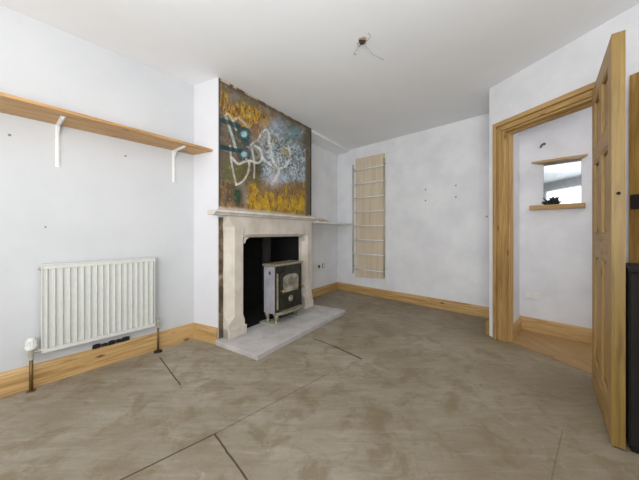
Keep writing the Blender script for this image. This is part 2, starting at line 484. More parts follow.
# spray strokes
def stroke(pts, w, c, op=1.0, soft=.8):
    # smooth the polyline (Catmull-Rom)
    P = [np.array(p, float) for p in pts]; Q = []
    for i in range(len(P)-1):
        p0 = P[max(i-1,0)]; p1 = P[i]; p2 = P[i+1]; p3 = P[min(i+2,len(P)-1)]
        for s in np.linspace(0, 1, 7)[:-1]:
            Q.append(.5*((2*p1)+(-p0+p2)*s+(2*p0-5*p1+4*p2-p3)*s*s+(-p0+3*p1-3*p2+p3)*s**3))
    Q.append(P[-1]); dm = np.full(TT.shape, 1e9)
    for a, b in zip(Q[:-1], Q[1:]):
        ab = b-a; L2 = (ab**2).sum()+1e-9
        h = np.clip(((U-a[0])*ab[0]+(V-a[1])*ab[1])/L2, 0, 1)
        dm = np.minimum(dm, np.hypot(U-a[0]-h*ab[0], V-a[1]-h*ab[1]))
    blend((1-sm(dm, w*.4, w*.4+soft))*op*.92*(.75+.5*(n1-.3)), c)
WH = lin(222,222,218); TE = lin(18,66,74)
stroke([(217,119),(222,121),(232,124),(238,127)], 4.8, TE)
stroke([(238,127),(243,131),(247,139),(249,143)], 7, TE, .85)
stroke([(217,146),(225,148),(233,150),(240,151)], 4.6, TE)
stroke([(236,125),(231,132),(234,141),(238,146),(246,143)], 6.5, TE, .8)
stroke([(219,120),(219,132),(218,146)], 4.6, TE, .85)
stroke([(225,116),(228,114),(232,120),(236,130)], 1.6, lin(214,206,182), .9)
stroke([(226,118),(230,130),(234,143),(236,150)], 2.4, lin(204,214,206), .9)
stroke([(233,121),(238,118),(243,122),(247,127)], 2.2, lin(208,200,176), .8)
def ring(cu, cv, r, w, c, op=1): stroke([(cu+r*math.cos(a), cv+r*math.sin(a)) for a in np.linspace(0, 2*math.pi, 12)], w, c, op)
for cu, cv in ((244,134.5),(244,154.5)):
    blend((1-sm(np.hypot(U-cu, V-cv), 3.6, 4.6)), lin(168,204,208)); ring(cu, cv, 5.0, 4.2, TE)
stroke([(230,146),(231,160),(234,176),(236,185)], 1.3, WH, .85)
stroke([(236,185),(243,181),(248,172),(249,163),(246,159)], 1.5, WH, .95)
stroke([(232,158),(238,164),(244,162),(250,161),(258,163),(262,158),(260,150),(255,146)], 1.9, WH, .95)
stroke([(252,150),(254,162),(254,178)], 1.2, WH, .8)
stroke([(258,140),(262,133),(266,130),(269,136),(270,150),(273,163)], 1.8, lin(224,222,214), .95)
stroke([(251,145),(256,141),(262,144)], 2.0, lin(210,206,200), .8)
stroke([(262,158),(268,163),(276,168),(284,167),(289,160),(290,152),(288,147)], 1.9, WH, .98)
stroke([(271,146),(272,156),(276,166)], 1.6, WH, .95)
stroke([(277,158),(279,168),(277,176),(272,184)], 2.2, WH, .9)
stroke([(278,150),(284,148),(289,149)], 1.2, lin(214,210,196), .8)
stroke([(305,150),(309,148),(310,156),(306,161)], 1.3, WH, .9)
stroke([(295,166),(297,172),(299,164)], .9, WH, .8)
for k in range(26):
    x = rng.uniform(222, 262); y = 79+.527*(x-218)+rng.uniform(12, 32)
    stroke([(x, y), (x+rng.uniform(-2,3), y+rng.uniform(2,5)), (x+rng.uniform(-1,4), y+rng.uniform(-2,3))], .7, lin(206,166,40) if k%2 else lin(108,64,30), .8, .5)
for k in range(34):
    x = rng.uniform(246, 306); y = rng.uniform(186, 207)
    stroke([(x, y), (x+rng.uniform(-1.5,1.5), y+rng.uniform(2,6))], .7, lin(222,184,30) if k%3 else lin(110,70,26), .75, .5)
for k in range(60):
    x = rng.uniform(268, 303); y = rng.uniform(128, 178)
    stroke([(x, y), (x+rng.uniform(-3,3), y+rng.uniform(-3,3))], .6, lin(226,230,232) if k%2 else lin(66,76,86), .7, .4)
fine = fbm(60, 91, 3); img *= (.72+.56*fine)[..., None]
hue = fbm(22, 95, 3); blend(sm(hue,.55,.68)*.28, lin(128,84,70)); blend(sm(fbm(18,99,3),.55,.66)*.28, lin(70,82,60)); blend(sm(fbm(40,103,2),.70,.8)*.25, lin(190,180,160))
for q in ([(218,119),(223,121),(232,124),(238,127)], [(218,146),(225,148),(233,150),(240,151)]): stroke(q, 4.4, TE*.8, 1.1)
# dark, raw borders
blend(1-sm(dv+2*(n2-.5), 1.5, 4.5), lin(92,74,56)); blend((1-sm(dv, 0, 1.6))*sm(n2,.4,.6), lin(196,180,160))
blend(1-sm(U+1.5*(n1-.5), 219, 221), lin(74,66,52))
blend(sm(U+2*(n1-.5), 304, 307)*.9, lin(96,86,70)); blend(sm(U+1.6*(n2-.5), 309.5, 311), lin(46,42,34))
blend(sm(V-(206+.1*(U-218))+3*(n1-.5), -1, 2), lin(196,180,160))
def graffiti_mat():
    m, nt, b = nt_mat('graffitied_old_plaster')
    a = N(nt, 'ShaderNodeAttribute', attribute_name='paint')
    nt.links.new(a.outputs['Color'], b.inputs['Base Color']); b.inputs['Roughness'].default_value = .75
    bump(nt, b, noise(nt, geo_pos(nt), 40, 5, .7), .35, .004); return m
M['graf'] = graffiti_mat()
relief = .010+.004*(fbm(20, 77)-.5)
verts = []; n = BF.n
org = BF.pt(gt0, 0, gz0)
for j in range(GZ):
    for i in range(GX):
        o = float(relief[j,i]); p = BF.pt(tt[i], o, zz[j]); verts.append((p.x-org.x, p.y-org.y, p.z-org.z))
faces = [(j*GX+i, j*GX+i+1, (j+1)*GX+i+1, (j+1)*GX+i) for j in range(GZ-1) for i in range(GX-1)]
# edge returns back to the wall
rim = [i for i in range(GX)] + [j*GX+GX-1 for j in range(1,GZ)] + [(GZ-1)*GX+i for i in range(GX-2,-1,-1)] + [j*GX for j in range(GZ-2,0,-1)]
base = len(verts)
for k in rim:
    j, i = divmod(k, GX); p = BF.pt(tt[i], .0005, zz[j]); verts.append((p.x-org.x, p.y-org.y, p.z-org.z))
for q in range(len(rim)):
    r = (q+1) % len(rim); faces.append((rim[q], base+q, base+r, rim[r]))
me = bpy.data.meshes.new('graffiti_panel'); me.from_pydata(verts, [], faces)
ca = me.color_attributes.new('paint', 'FLOAT_COLOR', 'POINT')
cols = np.ones((len(verts), 4)); cols[:GX*GZ, :3] = img.reshape(-1, 3); cols[GX*GZ:, :3] = lin(80,66,50)
ca.data.foreach_set('color', cols.astype(np.float32).ravel())
me.materials.append(M['graf'])
gp = bpy.data.objects.new('graffiti_panel', me); COL.objects.link(gp); gp.location = org
gp['label'] = 'old plaster panel covered in yellow, blue and white graffiti above the mantelpiece'; gp['category'] = 'wall art'

# ------------------------------------------------------------------ fire surround
S0 = .05; S1 = 1.43; I0 = .252; I1 = 1.255; SO = .085; HZ = .046; UZ = .995; MZ = 1.205
fs = thing('fireplace_surround', 'carved pale stone fireplace surround with moulded mantelpiece around the stove', 'fireplace', BF.pt((S0+S1)/2, .04, HZ))
dpt = .17
def jamb(a, b, sgn):
    """a = outer t, b = inner t ; sgn +1 for left jamb. Chamfered outer and inner arrises with stops"""
    bm = new_bm(); cx, ci = (.075*sgn if sgn > 0 else -.03), (.028*sgn if sgn > 0 else -.06)
    back = SO-dpt if sgn < 0 else SO-dpt
    def prof(c, e):   # c outer chamfer, e inner chamfer
        bo = .002       # outer side stops at the breast face
        return [(a, bo), (a, SO-abs(c)*.75), (a+c, SO), (b-e, SO), (b, SO-abs(e)), (b, bo)]
    sc = [(HZ, .004*sgn, .004*sgn), (.175, .004*sgn, .004*sgn), (.235, cx, ci), (UZ+.0, cx, ci), (UZ+.001, cx, ci)]
    if sgn > 0: sc += [(1.10, cx, .004), (1.145, .03, .004), (MZ-.002, .004, .004)]
    else: sc += [(1.10, cx, -.004), (1.145, -.03, -.004), (MZ-.002, -.004, -.004)]
    rings = []
    for z, c, e in sc:
        pr = prof(c, e)
        rings.append([addv(bm, BF.pt(t, o, z), (z, o, t)) for t, o in pr])
    for r0, r1 in zip(rings[:-1], rings[1:]):
        for i in range(6):
            j = (i+1) % 6; bm.faces.new([r0[i], r0[j], r1[j], r1[i]])
    bm.faces.new(rings[0][::-1]); bm.faces.new(rings[-1])
    # plinth foot
    lo, hi = min(a-.0*sgn, b+.012*sgn), max(a-.0*sgn, b+.012*sgn)
    box(bm, BF, lo, hi, .002, SO+.012, HZ, HZ+.085)
    build('jamb', bm, M['limestone'], fs, bevel=.004)
jamb(S0, I0, 1); jamb(S1, I1, -1)
# reveals inside the opening
bm = new_bm(); box(bm, BF, I0-.025, I0-.001, SO-dpt, .002, HZ, UZ); build('reveal', bm, M['limestone'], fs, bevel=.003)
bm = new_bm(); box(bm, BF, I1+.001, I1+.025, SO-dpt, .002, HZ, UZ); build('reveal', bm, M['limestone'], fs, bevel=.003)
bm = new_bm()   # lintel with chamfered soffit and small shaped corners
prism(bm, BF, [(.002, UZ+.004), (SO-.03, UZ), (SO-.002, UZ+.03), (SO-.002, MZ-.002), (.002, MZ-.002)], I0+.001, I1-.001)
build('lintel', bm, M['limestone'], fs, bevel=.003)
for t, s in ((I0, 1), (I1, -1)):
    bm = new_bm()
    pr = [(t, UZ-.001)]+[(t+s*.055*math.cos(x), UZ-.001-.055*math.sin(x)+.0) for x in (0, .5, 1.0, 1.57)]
    pr = [(t+s*.002, UZ-.001), (t+s*.06, UZ-.001), (t+s*.045, UZ-.014), (t+s*.022, UZ-.02), (t+s*.016, UZ-.045), (t+s*.002, UZ-.06)]
    prism(bm, BF, pr, SO-.06, SO-.012, 'tz'); build('corner_stop', bm, M['limestone'], fs)
bm = new_bm()
MO = .135
prism(bm, BF, [(-.0+.002, MZ), (SO+.012, MZ), (SO+.02, MZ+.012), (MO-.02, MZ+.018), (MO-.012, MZ+.022), (MO, MZ+.025), (MO, MZ+.041), (MO-.004, MZ+.045), (.002, MZ+.045)], -.115, 1.56)
build('mantelshelf', bm, M['mantelstone'], fs, bevel=.002)
bm = new_bm()
rr = random.Random(5)
t = .03
while t < 1.5:
    w = rr.uniform(.02, .07); h = rr.uniform(.003, .018)*(1.4 if .1 < t < .4 else 1)
    box(bm, BF, t, t+w, .017, .017+rr.uniform(.012, .035), MZ+.0455, MZ+.0455+h); t += w*rr.uniform(.8, 1.3)
o = build('plaster_rubble', bm, M['rough'], bevel=.004)
o['label'] = 'crumbled plaster debris lying along the back of the mantelpiece'; o['category'] = 'debris'; o['kind'] = 'stuff'
# broken plaster lump at the right end and alcove shelf
bm = new_bm()
for (a, b, c, h) in ((1.565, 1.70, .12, .035), (1.60, 1.66, .10, .048), (1.66, 1.82, .10, .022)):
    box(bm, BF, a, b, .0, c, MZ-.002, MZ+h)
# alcove shelf, white board
SH = MZ-.03
def alc(): pass
bm2 = new_bm()
fw_n = FW.n
poly = [BF.pt(BW+.005, .10, 0), BF.pt(BF.L-.0, .06, 0), Vector((Cc[0], Cc[1], 0))+Vector((.02,-.045,0)), AL.pt(te+.06, .01, 0), BF.pt(BW+.005, -.2, 0)]
pin = []
cen = sum(poly, Vector())/5
lo_ = [addv(bm2, (q.x, q.y, SH), (q.x, 0, q.y)) for q in poly]; hi_ = [addv(bm2, (q.x, q.y, SH+.028), (q.x, 0, q.y)) for q in poly]
bm2.faces.new(hi_); bm2.faces.new(lo_[::-1])
for i in range(5): bm2.faces.new([lo_[i], lo_[(i+1)%5], hi_[(i+1)%5], hi_[i]])
build('alcove_shelf', bm2, M['whitepaint'], bevel=.002, label='white painted shelf in the alcove right of the fireplace', cat='shelf')
bm.free(); bm = new_bm()
for (a, b, c, d_, h) in ((1.562, 1.64, .02, .13, .036), (1.62, 1.74, .02, .11, .026), (1.70, 1.86, .03, .085, .014)):
    box(bm, BF, a, b, c, d_, SH+.0285, SH+.0285+h)
build('plaster_lump', bm, M['rough'], bevel=.008, label='broken lump of pinkish plaster at the right end of the mantelpiece', cat='debris')

# hearth slab
HF = Frame(D, d=(.571, .821))
bm = new_bm(); box(bm, BF, -.03, 1.50, .001, .555, 0, HZ)
build('hearth_slab', bm, M['hearth'], bevel=.004, label='pale grey stone hearth slab projecting in front of the fireplace', cat='hearth')

# ------------------------------------------------------------------ stove
def stove():
    t0 = .575; W_ = .46; o1 = .195; o0 = .015; z0 = HZ+.012
    st = thing('wood_stove', 'dusty black cast iron wood burning stove standing in the fireplace', 'stove', BF.pt(t0+W_/2, .05, HZ+.012))
    zb, zt = .155, .675
    bm = new_bm(); box(bm, BF, t0+.006, t0+W_-.006, o0, o1-.012, zb, zt); build('body', bm, M['iron'], st, bevel=.006)
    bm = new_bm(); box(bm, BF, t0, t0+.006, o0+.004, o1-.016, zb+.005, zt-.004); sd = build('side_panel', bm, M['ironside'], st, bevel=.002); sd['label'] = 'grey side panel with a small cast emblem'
    # emblem: ring of small leaves on the side
    bm = new_bm()
    cz, co_ = .60, .11
    for k in range(7):
        a = 2*math.pi*k/7
        p = BF.pt(t0-.003, co_+.018*math.cos(a), cz+.022*math.sin(a)); q = BF.pt(t0-.003, co_+.006*math.cos(a+.5), cz+.008*math.sin(a+.5))
        tube(bm, [p, q], [.003, .005], 6)
    build('emblem', bm, M['black'], sd)
    bm = new_bm(); box(bm, BF, t0+W_-.006, t0+W_, o0+.004, o1-.016, zb+.005, zt-.004); build('side_panel', bm, M['iron'], st, bevel=.002)
    bm = new_bm(); box(bm, BF, t0-.012, t0+W_+.012, o0-.01, o1+.016, zt, zt+.024); build('top_plate', bm, M['ironpale'], st, bevel=.006)
    # front frame (below the top plate a deep fascia)
    bm = new_bm(); box(bm, BF, t0+.002, t0+W_-.002, o1-.012, o1, zb, zt-.001); build('front_plate', bm, M['iron'], st, bevel=.003)
    # door, with an arched head
    def arch(a, b, zl, zh, rise, nseg=10):
        pts = [(a, zl), (b, zl)]
        for k in range(nseg+1):
            x = b+(a-b)*k/nseg; s = (x-(a+b)/2)/((b-a)/2)
            pts.append((x, zh+rise*(1-abs(s)**3.0)))
        return pts
    da, db, dl, dh = t0+.045, t0+W_-.045, zb+.075, zt-.085
    bm = new_bm(); prism(bm, BF, arch(da, db, dl, dh, .035), o1, o1+.016, 'tz'); dr = build('door', bm, M['iron'], st, bevel=.003)
    bm = new_bm()
    # raised frame around the glass
    A1 = arch(da+.028, db-.028, dl+.13, dh-.03, .035); A2 = arch(da+.045, db-.045, dl+.147, dh-.045, .03)
    P1 = [addv(bm, BF.pt(t, o1+.0165, z), (t,0,z)) for t, z in A1]; P2 = [addv(bm, BF.pt(t, o1+.026, z), (t,0,z)) for t, z in A2]
    for i in range(len(P1)):
        j = (i+1) % len(P1); bm.faces.new([P1[i], P1[j], P2[j], P2[i]])
    build('glass_frame', bm, M['iron'], dr)
    bm = new_bm(); prism(bm, BF, A2, o1+.0165, o1+.021, 'tz'); build('glass', bm, M['sootglass'], dr)['label'] = 'soot-clouded arched glass'
    # pale strip beside the door and curved ash lip
    bm = new_bm(); box(bm, BF, t0+.012, t0+.034, o1, o1+.012, zb+.05, zt-.075)
    build('edge_trim', bm, M['ironpale'], st, bevel=.004)
    bm = new_bm(); prof = []
    n_ = 12
    outer = [(t0-.012+(W_+.024)*k/n_, o1+.055*math.sin(math.pi*k/n_)**.5+.012) for k in range(n_+1)]
    prof = outer+[(t0+W_+.012, o1-.012), (t0-.012, o1-.012)]
    prism(bm, BF, prof, zb-.004, zb+.022, 'to'); build('ash_lip', bm, M['ironpale'], st, bevel=.003)
    # air wheel and knobs
    cc = BF.pt((da+db)/2, o1+.016, dl+.065)
    bm = new_bm(); lathe(bm, cc, (BF.n.x, BF.n.y, 0), [(0,.036),(.008,.036),(.010,.028),(.014,.026),(.015,.010),(.03,.010),(.034,.004)], 18)
    build('air_wheel', bm, M['ironpale'], dr, smooth=False)
    for (tq, zq) in ((t0+.052, zb+.255), (t0+W_-.05, zb+.25)):
        bm = new_bm(); lathe(bm, BF.pt(tq, o1+.016, zq), (BF.n.x, BF.n.y, 0), [(0,.007),(.028,.007),(.032,.014),(.045,.017),(.056,.012),(.06,.002)], 12)
        build('knob', bm, M['brass'], dr, smooth=True)['label'] = 'brass door knob'
    # bowed legs
    for tq in (t0+.035, t0+W_-.035):
        for oq, s in ((o1-.026, 1), (o0+.03, -1)):
            bm = new_bm()
            pts = [BF.pt(tq, oq, zb+.002), BF.pt(tq, oq+.006*s, zb-.035), BF.pt(tq, oq-.004*s, zb-.07), BF.pt(tq, oq, z0+.012), BF.pt(tq, oq, z0+.006), BF.pt(tq, oq, z0+.0005)]
            tube(bm, pts, [.034, .024, .015, .015, .022, .024], 10); build('leg', bm, M['ironpale'], st, smooth=True)
    # ash pan under the body
    bm = new_bm(); box(bm, BF, t0+.12, t0+W_-.12, o0+.05, o1-.03, z0+.03, zb-.005); build('ash_box', bm, M['iron'], st, bevel=.004)
    # flue pipe
    c = BF.pt(t0+.12, -.06, zt+.0)
    bm = new_bm(); lathe(bm, c, (0,0,1), [(-.3,.05),(.0,.05),(.33,.05)], 20); build('flue_pipe', bm, M['soot'], st, smooth=True)
    # two pale tiles under the feet
    for i, (ta, tb_) in enumerate(((t0-.03, t0+.10), (t0+W_-.12, t0+W_+.03))):
        bm = new_bm(); box(bm, BF, ta, tb_, -.02, .235, HZ+.0005, HZ+.0118)
        build('stone_tile', bm, M['tile'], bevel=.002, label=['pale green stone tile under the left feet of the stove', 'pale green stone tile under the right feet of the stove'][i], cat='tile')
stove()

# ------------------------------------------------------------------ long pine shelf on brackets, left wall
SZ = 1.812
ts = -.95; tE = LWL-.006; BSd = Vector(D)-Vector(B); BS_T = LWL-.008+.262*BSd.dot(LW.d)/BSd.dot(LW.n)
bm = new_bm()
dE, d0 = .262, .335
def dd(t): return d0+(dE-d0)*(t/LWL)
prism(bm, LW, [(ts, .004), (tE, .004), (BS_T, dE), (ts, dd(ts))], SZ, SZ+.02, 'to')
build('wall_shelf', bm, M['pine_shelf'], bevel=.0015, label='long pine shelf board fixed high along the left wall', cat='shelf')
def bracket(u, ztop, length, lab):
    t = LW.hit(u, o=.01)
    br = thing('shelf_bracket', lab, 'bracket', LW.pt(t, .003, SZ-length), 'white shelf brackets')
    bm = new_bm(); box(bm, LW, t-.013, t+.013, .0015, .006, SZ-length, SZ-.003)
    box(bm, LW, t-.004, t+.004, .006, .016, SZ-length+.01, SZ-.003); build('upright', bm, M['whitepaint'], br, bevel=.001)
    bm = new_bm(); box(bm, LW, t-.013, t+.013, .0065, .235, SZ-.0045, SZ-.0005)
    box(bm, LW, t-.004, t+.004, .016, .225, SZ-.016, SZ-.005); build('arm', bm, M['whitepaint'], br, bevel=.001)
    bm = new_bm(); prism(bm, LW, [(.016, SZ-.018), (.06, SZ-.018), (.016, SZ-.07)], t-.004, t+.004, 'oz'); build('web', bm, M['whitepaint'], br)
    return br
bracket(58.5, 0, .30, 'white metal shelf bracket nearer the camera, left of the radiator centre')
bracket(174.5, 0, .30, 'white metal shelf bracket near the chimney breast end of the shelf')

# ------------------------------------------------------------------ radiator
def radiator():
    o1 = .10; o0 = .045
    ta = LW.hit(43.5, o=o1); tb_ = LW.hit(155.5, o=o1)
    z0, z1 = .236, .828
    rd = thing('radiator', 'white ribbed panel radiator on the left wall under the shelf', 'radiator', LW.pt((ta+tb_)/2, .07, z0))
    # corrugated front panel
    nr = 18; w = (tb_-ta)/nr
    bm = new_bm()
    prof = []
    for k in range(nr):
        x = ta+k*w
        if k == 0: prof += [(x, o1-.018)]
        prof += [(x+w*.30, o1-.018), (x+w*.42, o1), (x+w*.60, o1), (x+w*.72, o1-.018)]
    prof += [(tb_, o1-.018)]
    ring = prof+[(tb_, o1-.028), (ta, o1-.028)]
    ins = .03
    prism(bm, LW, ring, z0+ins, z1-ins, 'to')
    # flat rolled borders top and bottom
    box(bm, LW, ta, tb_, o1-.028, o1-.010, z0, z0+ins); box(bm, LW, ta, tb_, o1-.028, o1-.010, z1-ins, z1-.004)
    build('front_panel', bm, M['white'], rd, bevel=.0025)
    bm = new_bm(); box(bm, LW, ta-.003, tb_+.003, .028, o1-.006, z1-.004, z1+.004)
    for k in range(26):
        x = ta+.03+k*(tb_-ta-.06)/25
    build('top_grille', bm, M['white'], rd, bevel=.002)
    for x0, x1 in ((ta-.006, ta), (tb_, tb_+.006)):
        bm = new_bm(); box(bm, LW, x0, x1, .028, o1-.008, z0+.004, z1+.002); build('side_cover', bm, M['white'], rd, bevel=.002)
    bm = new_bm(); box(bm, LW, ta+.01, tb_-.01, .03, .05, z0+.01, z1-.02); build('rear_panel', bm, M['white'], rd, bevel=.002)
    for tx, zx in ((ta-.006, z1-.025), ):
        bm = new_bm(); lathe(bm, LW.pt(tx, .07, zx), tuple(-LW.d)+(0,), [(0,.011),(.012,.011),(.013,.006),(.016,.006)], 10); build('bleed_plug', bm, M['chrome'], rd)
    for tx in (ta+.18, tb_-.18):
        bm = new_bm(); box(bm, LW, tx-.015, tx+.015, .001, .03, z0+.06, z1-.1); build('wall_bracket', bm, M['white'], rd)
    # thermostatic valve on the left, with its pipe
    tv = ta-.052; ov = .07; zv = z0+.022
    vl = build('valve_body', (lambda b: (lathe(b, LW.pt(tv, ov, zv-.05), (0,0,1), [(0,.012),(.02,.012),(.021,.016),(.05,.016),(.07,.015)], 12), tube(b, [LW.pt(tv, ov, zv), LW.pt(ta-.006, ov, zv)], .011, 10), b)[-1])(new_bm()), M['chrome'], rd)
    bm = new_bm(); lathe(bm, LW.pt(tv, ov, zv+.018), (0,0,1), [(0,.024),(.004,.030),(.020,.031),(.022,.027),(.06,.024),(.075,.018),(.077,.002)], 20)
    for k in range(12):
        a = 2*math.pi*k/12; c = LW.pt(tv, ov, 0)
        p = Vector((c.x+.026*math.cos(a), c.y+.026*math.sin(a), zv+.042)); tube(bm, [p, p+Vector((0,0,.038))], [.003, .0022], 6)
    build('thermostat_head', bm, M['plastic'], vl)['label'] = 'white ridged thermostat head'
    bm = new_bm(); tube(bm, [LW.pt(tv, ov, zv-.05), LW.pt(tv, ov, .003)], .0105, 12); build('pipe', bm, M['copper'], rd, smooth=True)['label'] = 'tarnished copper pipe'
    bm = new_bm(); lathe(bm, LW.pt(tv, ov, .0), (0,0,1), [(0.0005,.024),(.006,.022),(.007,.012)], 14); build('pipe_collar', bm, M['copper'], rd)
    tv = tb_+.035
    vl = build('valve_body', (lambda b: (lathe(b, LW.pt(tv, ov, zv-.045), (0,0,1), [(0,.011),(.03,.011),(.032,.014),(.055,.014),(.06,.010),(.07,.010)], 12), tube(b, [LW.pt(tv, ov, zv), LW.pt(tb_+.006, ov, zv)], .010, 10), b)[-1])(new_bm()), M['chrome'], rd)
    bm = new_bm(); tube(bm, [LW.pt(tv, ov, zv-.045), LW.pt(tv, ov, .003)], .0095, 12); build('pipe', bm, M['copper'], rd, smooth=True)
    bm = new_bm(); lathe(bm, LW.pt(tv, ov, .0), (0,0,1), [(0.0005,.034),(.012,.030),(.016,.014)], 14); build('pipe_collar', bm, M['black'], rd)['label'] = 'black floor collar'
radiator()
# dark vent slots in the top of the skirting below the radiator
ta, zv0 = LW.hit(92.5, 344); tb_, zv1 = LW.hit(133, 337)
vn = thing('air_vent', 'black ragged vent slots just above the skirting under the radiator', 'vent', LW.pt((ta+tb_)/2, .01, .15))
x = ta; i = 0
for wfr, zl, zh in ((.20, .0, .030), (.16, .004, .022), (.18, .0, .028), (.14, .006, .026), (.22, .0, .03)):
    w = (tb_-ta)*wfr
    bm = new_bm(); prism(bm, LW, [(x, .151+zl), (x+w*.92, .153), (x+w*.95, .150+zh), (x+w*.5, .154+zh), (x+w*.05, .149+zh)], .0005, .0165, 'tz')
    build('slot', bm, M['black'], vn); x += w*1.03

# ------------------------------------------------------------------ plywood panel and rail on the far wall
tl, _ = FW.hit(356.5, 200); tr, _ = FW.hit(386, 200)
zb_ = .48; ztp = FW.hit(357, 159)[1]; ztr = FW.hit(386, 153)[1]; zbr = FW.hit(386, 279)[1]; zbl = FW.hit(357, 277)[1]
pn = thing('plywood_panel', 'tall plywood panel in a white frame on the far wall behind the rail', 'panel', FW.pt((tl+tr)/2, .005, min(zbl, zbr)))
bm = new_bm(); box(bm, FW, tl, tr, .001, .012, zbl, ztp, 'z', dz=(zbr, ztr)); build('board', bm, M['ply'], pn, bevel=.001)
fwid = .03
for a, b in ((tl-fwid, tl-.001), (tr+.001, tr+fwid)):
    bm = new_bm(); box(bm, FW, a, b, .001, .018, min(zbl,zbr)-.01, (ztp if a < tl else ztr)+.01, 'z'); build('frame_strip', bm, M['whitepaint'], pn, bevel=.002)
RO = .075
ra = FW.hit(353.5, o=RO); rb = FW.hit(384.5, o=RO)
rtop = FW.hit(384.5, 158, RO)[1]; rbot = FW.hit(384.5, 277, RO)[1]
rk = thing('towel_rail', 'slim ladder style metal towel rail fixed in front of the plywood panel', 'towel rail', FW.pt((ra+rb)/2, RO, rbot))
for x in (ra, rb):
    bm = new_bm(); tube(bm, [FW.pt(x, RO, rbot), FW.pt(x, RO, rtop)], .010, 12); build('upright', bm, M['chrome'], rk, smooth=True)
for vv in (165.5, 180.5, 195.5, 210.5, 225.5, 240.5, 255.5, 272):
    z = FW.hit(384, vv, RO)[1]
    bm = new_bm(); tube(bm, [FW.pt(ra+.0, RO+.012, z), FW.pt(rb, RO+.012, z)], .010, 10); build('rung', bm, M['whitepaint'], rk, smooth=True)
for x in (ra, rb):
    for z in (rtop-.08, rbot+.12):
        bm = new_bm(); tube(bm, [FW.pt(x, RO-.01, z), FW.pt(x, .019 if x < tl or x > tr else .013, z)], .008, 8); build('standoff', bm, M['chrome'], rk, smooth=True)

# screw holes / plugs in walls
def plug(fr, u, v, r, lab, group=None, mat='plug'):
    t, z = fr.hit(u, v)
    bm = new_bm(); lathe(bm, fr.pt(t, .0006, z), (fr.n.x, fr.n.y, 0), [(0, r), (.003, r*.9), (.0035, r*.4), (.007, r*.35)], 10)
    build('wall_plug', bm, M[mat], label=lab, cat='wall plug', group=group)
for (u, v, l) in ((426,189.5,'upper left'),(426,200.5,'lower left'),(456.3,185.5,'upper right'),(456.3,197,'lower right')):
    plug(FW, u, v, .011, 'grey screw plug, %s of the four on the far wall' % l, 'screw plugs on the far wall')
plug(LW, 10, 135, .008, 'small screw plug below the shelf, left of the first bracket', 'screw plugs on the left wall')
plug(LW, 126, 156, .008, 'small screw plug below the shelf, between the two brackets', 'screw plugs on the left wall')
plug(LW, 46, 227, .006, 'small screw plug on the left wall above the radiator', 'screw plugs on the left wall')
bm = new_bm(); t_, z_ = FW.hit(487.5, 216.5)
lathe(bm, FW.pt(t_, .001, z_), (FW.n.x, FW.n.y, 0), [(0,.010),(.004,.010),(.005,.005),(.03,.005),(.034,.009),(.042,.009)], 10)
build('cable_clip', bm, M['chrome'], label='small metal hook on the far wall beside the door frame', cat='hook')

# socket back boxes in the alcove
sx, sz = AL.hit(316.5, 267)
sp = thing('socket_outlet', 'white wall socket with a dark open hole low in the alcove', 'socket', AL.pt(AL.hit(316), .004, sz-.05))
t_a = AL.hit(311.5); t_b = AL.hit(320.8)
bm = new_bm(); box(bm, AL, t_a, t_b, .001, .010, sz-.07, sz+.055); build('plate', bm, M['plastic'], sp, bevel=.002)
th_ = AL.hit(319); bm = new_bm(); lathe(bm, AL.pt(th_, .0102, sz), (AL.n.x, AL.n.y, 0), [(0,.028),(.003,.028),(.004,.02)], 18); build('hole', bm, M['black'], sp)
tr_ = AL.hit(323.6)
sr = thing('socket_ring', 'round white socket ring right of the dark hole in the alcove', 'socket', AL.pt(tr_, .002, sz-.04))
bm = new_bm(); lathe(bm, AL.pt(tr_, .001, sz), (AL.n.x, AL.n.y, 0), [(0,.040),(.008,.040),(.009,.034)], 20); build('rim', bm, M['plug'], sr)
bm = new_bm(); lathe(bm, AL.pt(tr_, .0102, sz), (AL.n.x, AL.n.y, 0), [(0,.030),(.004,.030),(.005,.02)], 18); build('cover', bm, M['plastic'], sr)

# ------------------------------------------------------------------ ceiling wires
Yc = F_PX*(CEIL-CAM_H)/(HOR-39); Xc = (363-320)/F_PX*Yc
cw = thing('ceiling_wiring', 'bare light fitting wires dangling from the ceiling', 'light fitting', (Xc, Yc, CEIL-.05))
bm = new_bm(); lathe(bm, (Xc, Yc, CEIL-.0005), (0,0,-1), [(0,.032),(.005,.030),(.006,.012)], 16); build('ceiling_hole_rim', bm, M['rough'], cw)
bm = new_bm(); tube(bm, [(Xc-.022, Yc, CEIL-.008), (Xc-.012, Yc+.004, CEIL-.028), (Xc+.008, Yc, CEIL-.030), (Xc+.022, Yc, CEIL-.014)], .009, 8)
box(bm, Frame((Xc-.02, Yc), (Xc+.02, Yc)), .0, .03, -.012, .010, CEIL-.036, CEIL-.012)
build('connector', bm, M['dark_wire'], cw, bevel=.002)
def wire(pts, r, m): 
    b = new_bm(); tube(b, pts, r, 6); build('wire', b, M[m], cw, smooth=True)
wire([(Xc-.01,Yc,CEIL-.03),(Xc-.03,Yc+.01,CEIL-.05),(Xc-.05,Yc+.01,CEIL-.085),(Xc-.062,Yc+.01,CEIL-.10)], .0022, 'grey_wire')
wire([(Xc-.062,Yc+.01,CEIL-.098),(Xc-.052,Yc+.01,CEIL-.112)], .006, 'grey_wire')
wire([(Xc,Yc,CEIL-.03),(Xc+.03,Yc,CEIL-.06),(Xc+.09,Yc+.03,CEIL-.10),(Xc+.17,Yc+.05,CEIL-.125)], .0018, 'grey_wire')
wire([(Xc+.01,Yc,CEIL-.03),(Xc+.04,Yc-.02,CEIL-.02),(Xc+.05,Yc-.05,CEIL-.012),(Xc+.03,Yc-.07,CEIL-.004)], .0018, 'grey_wire')
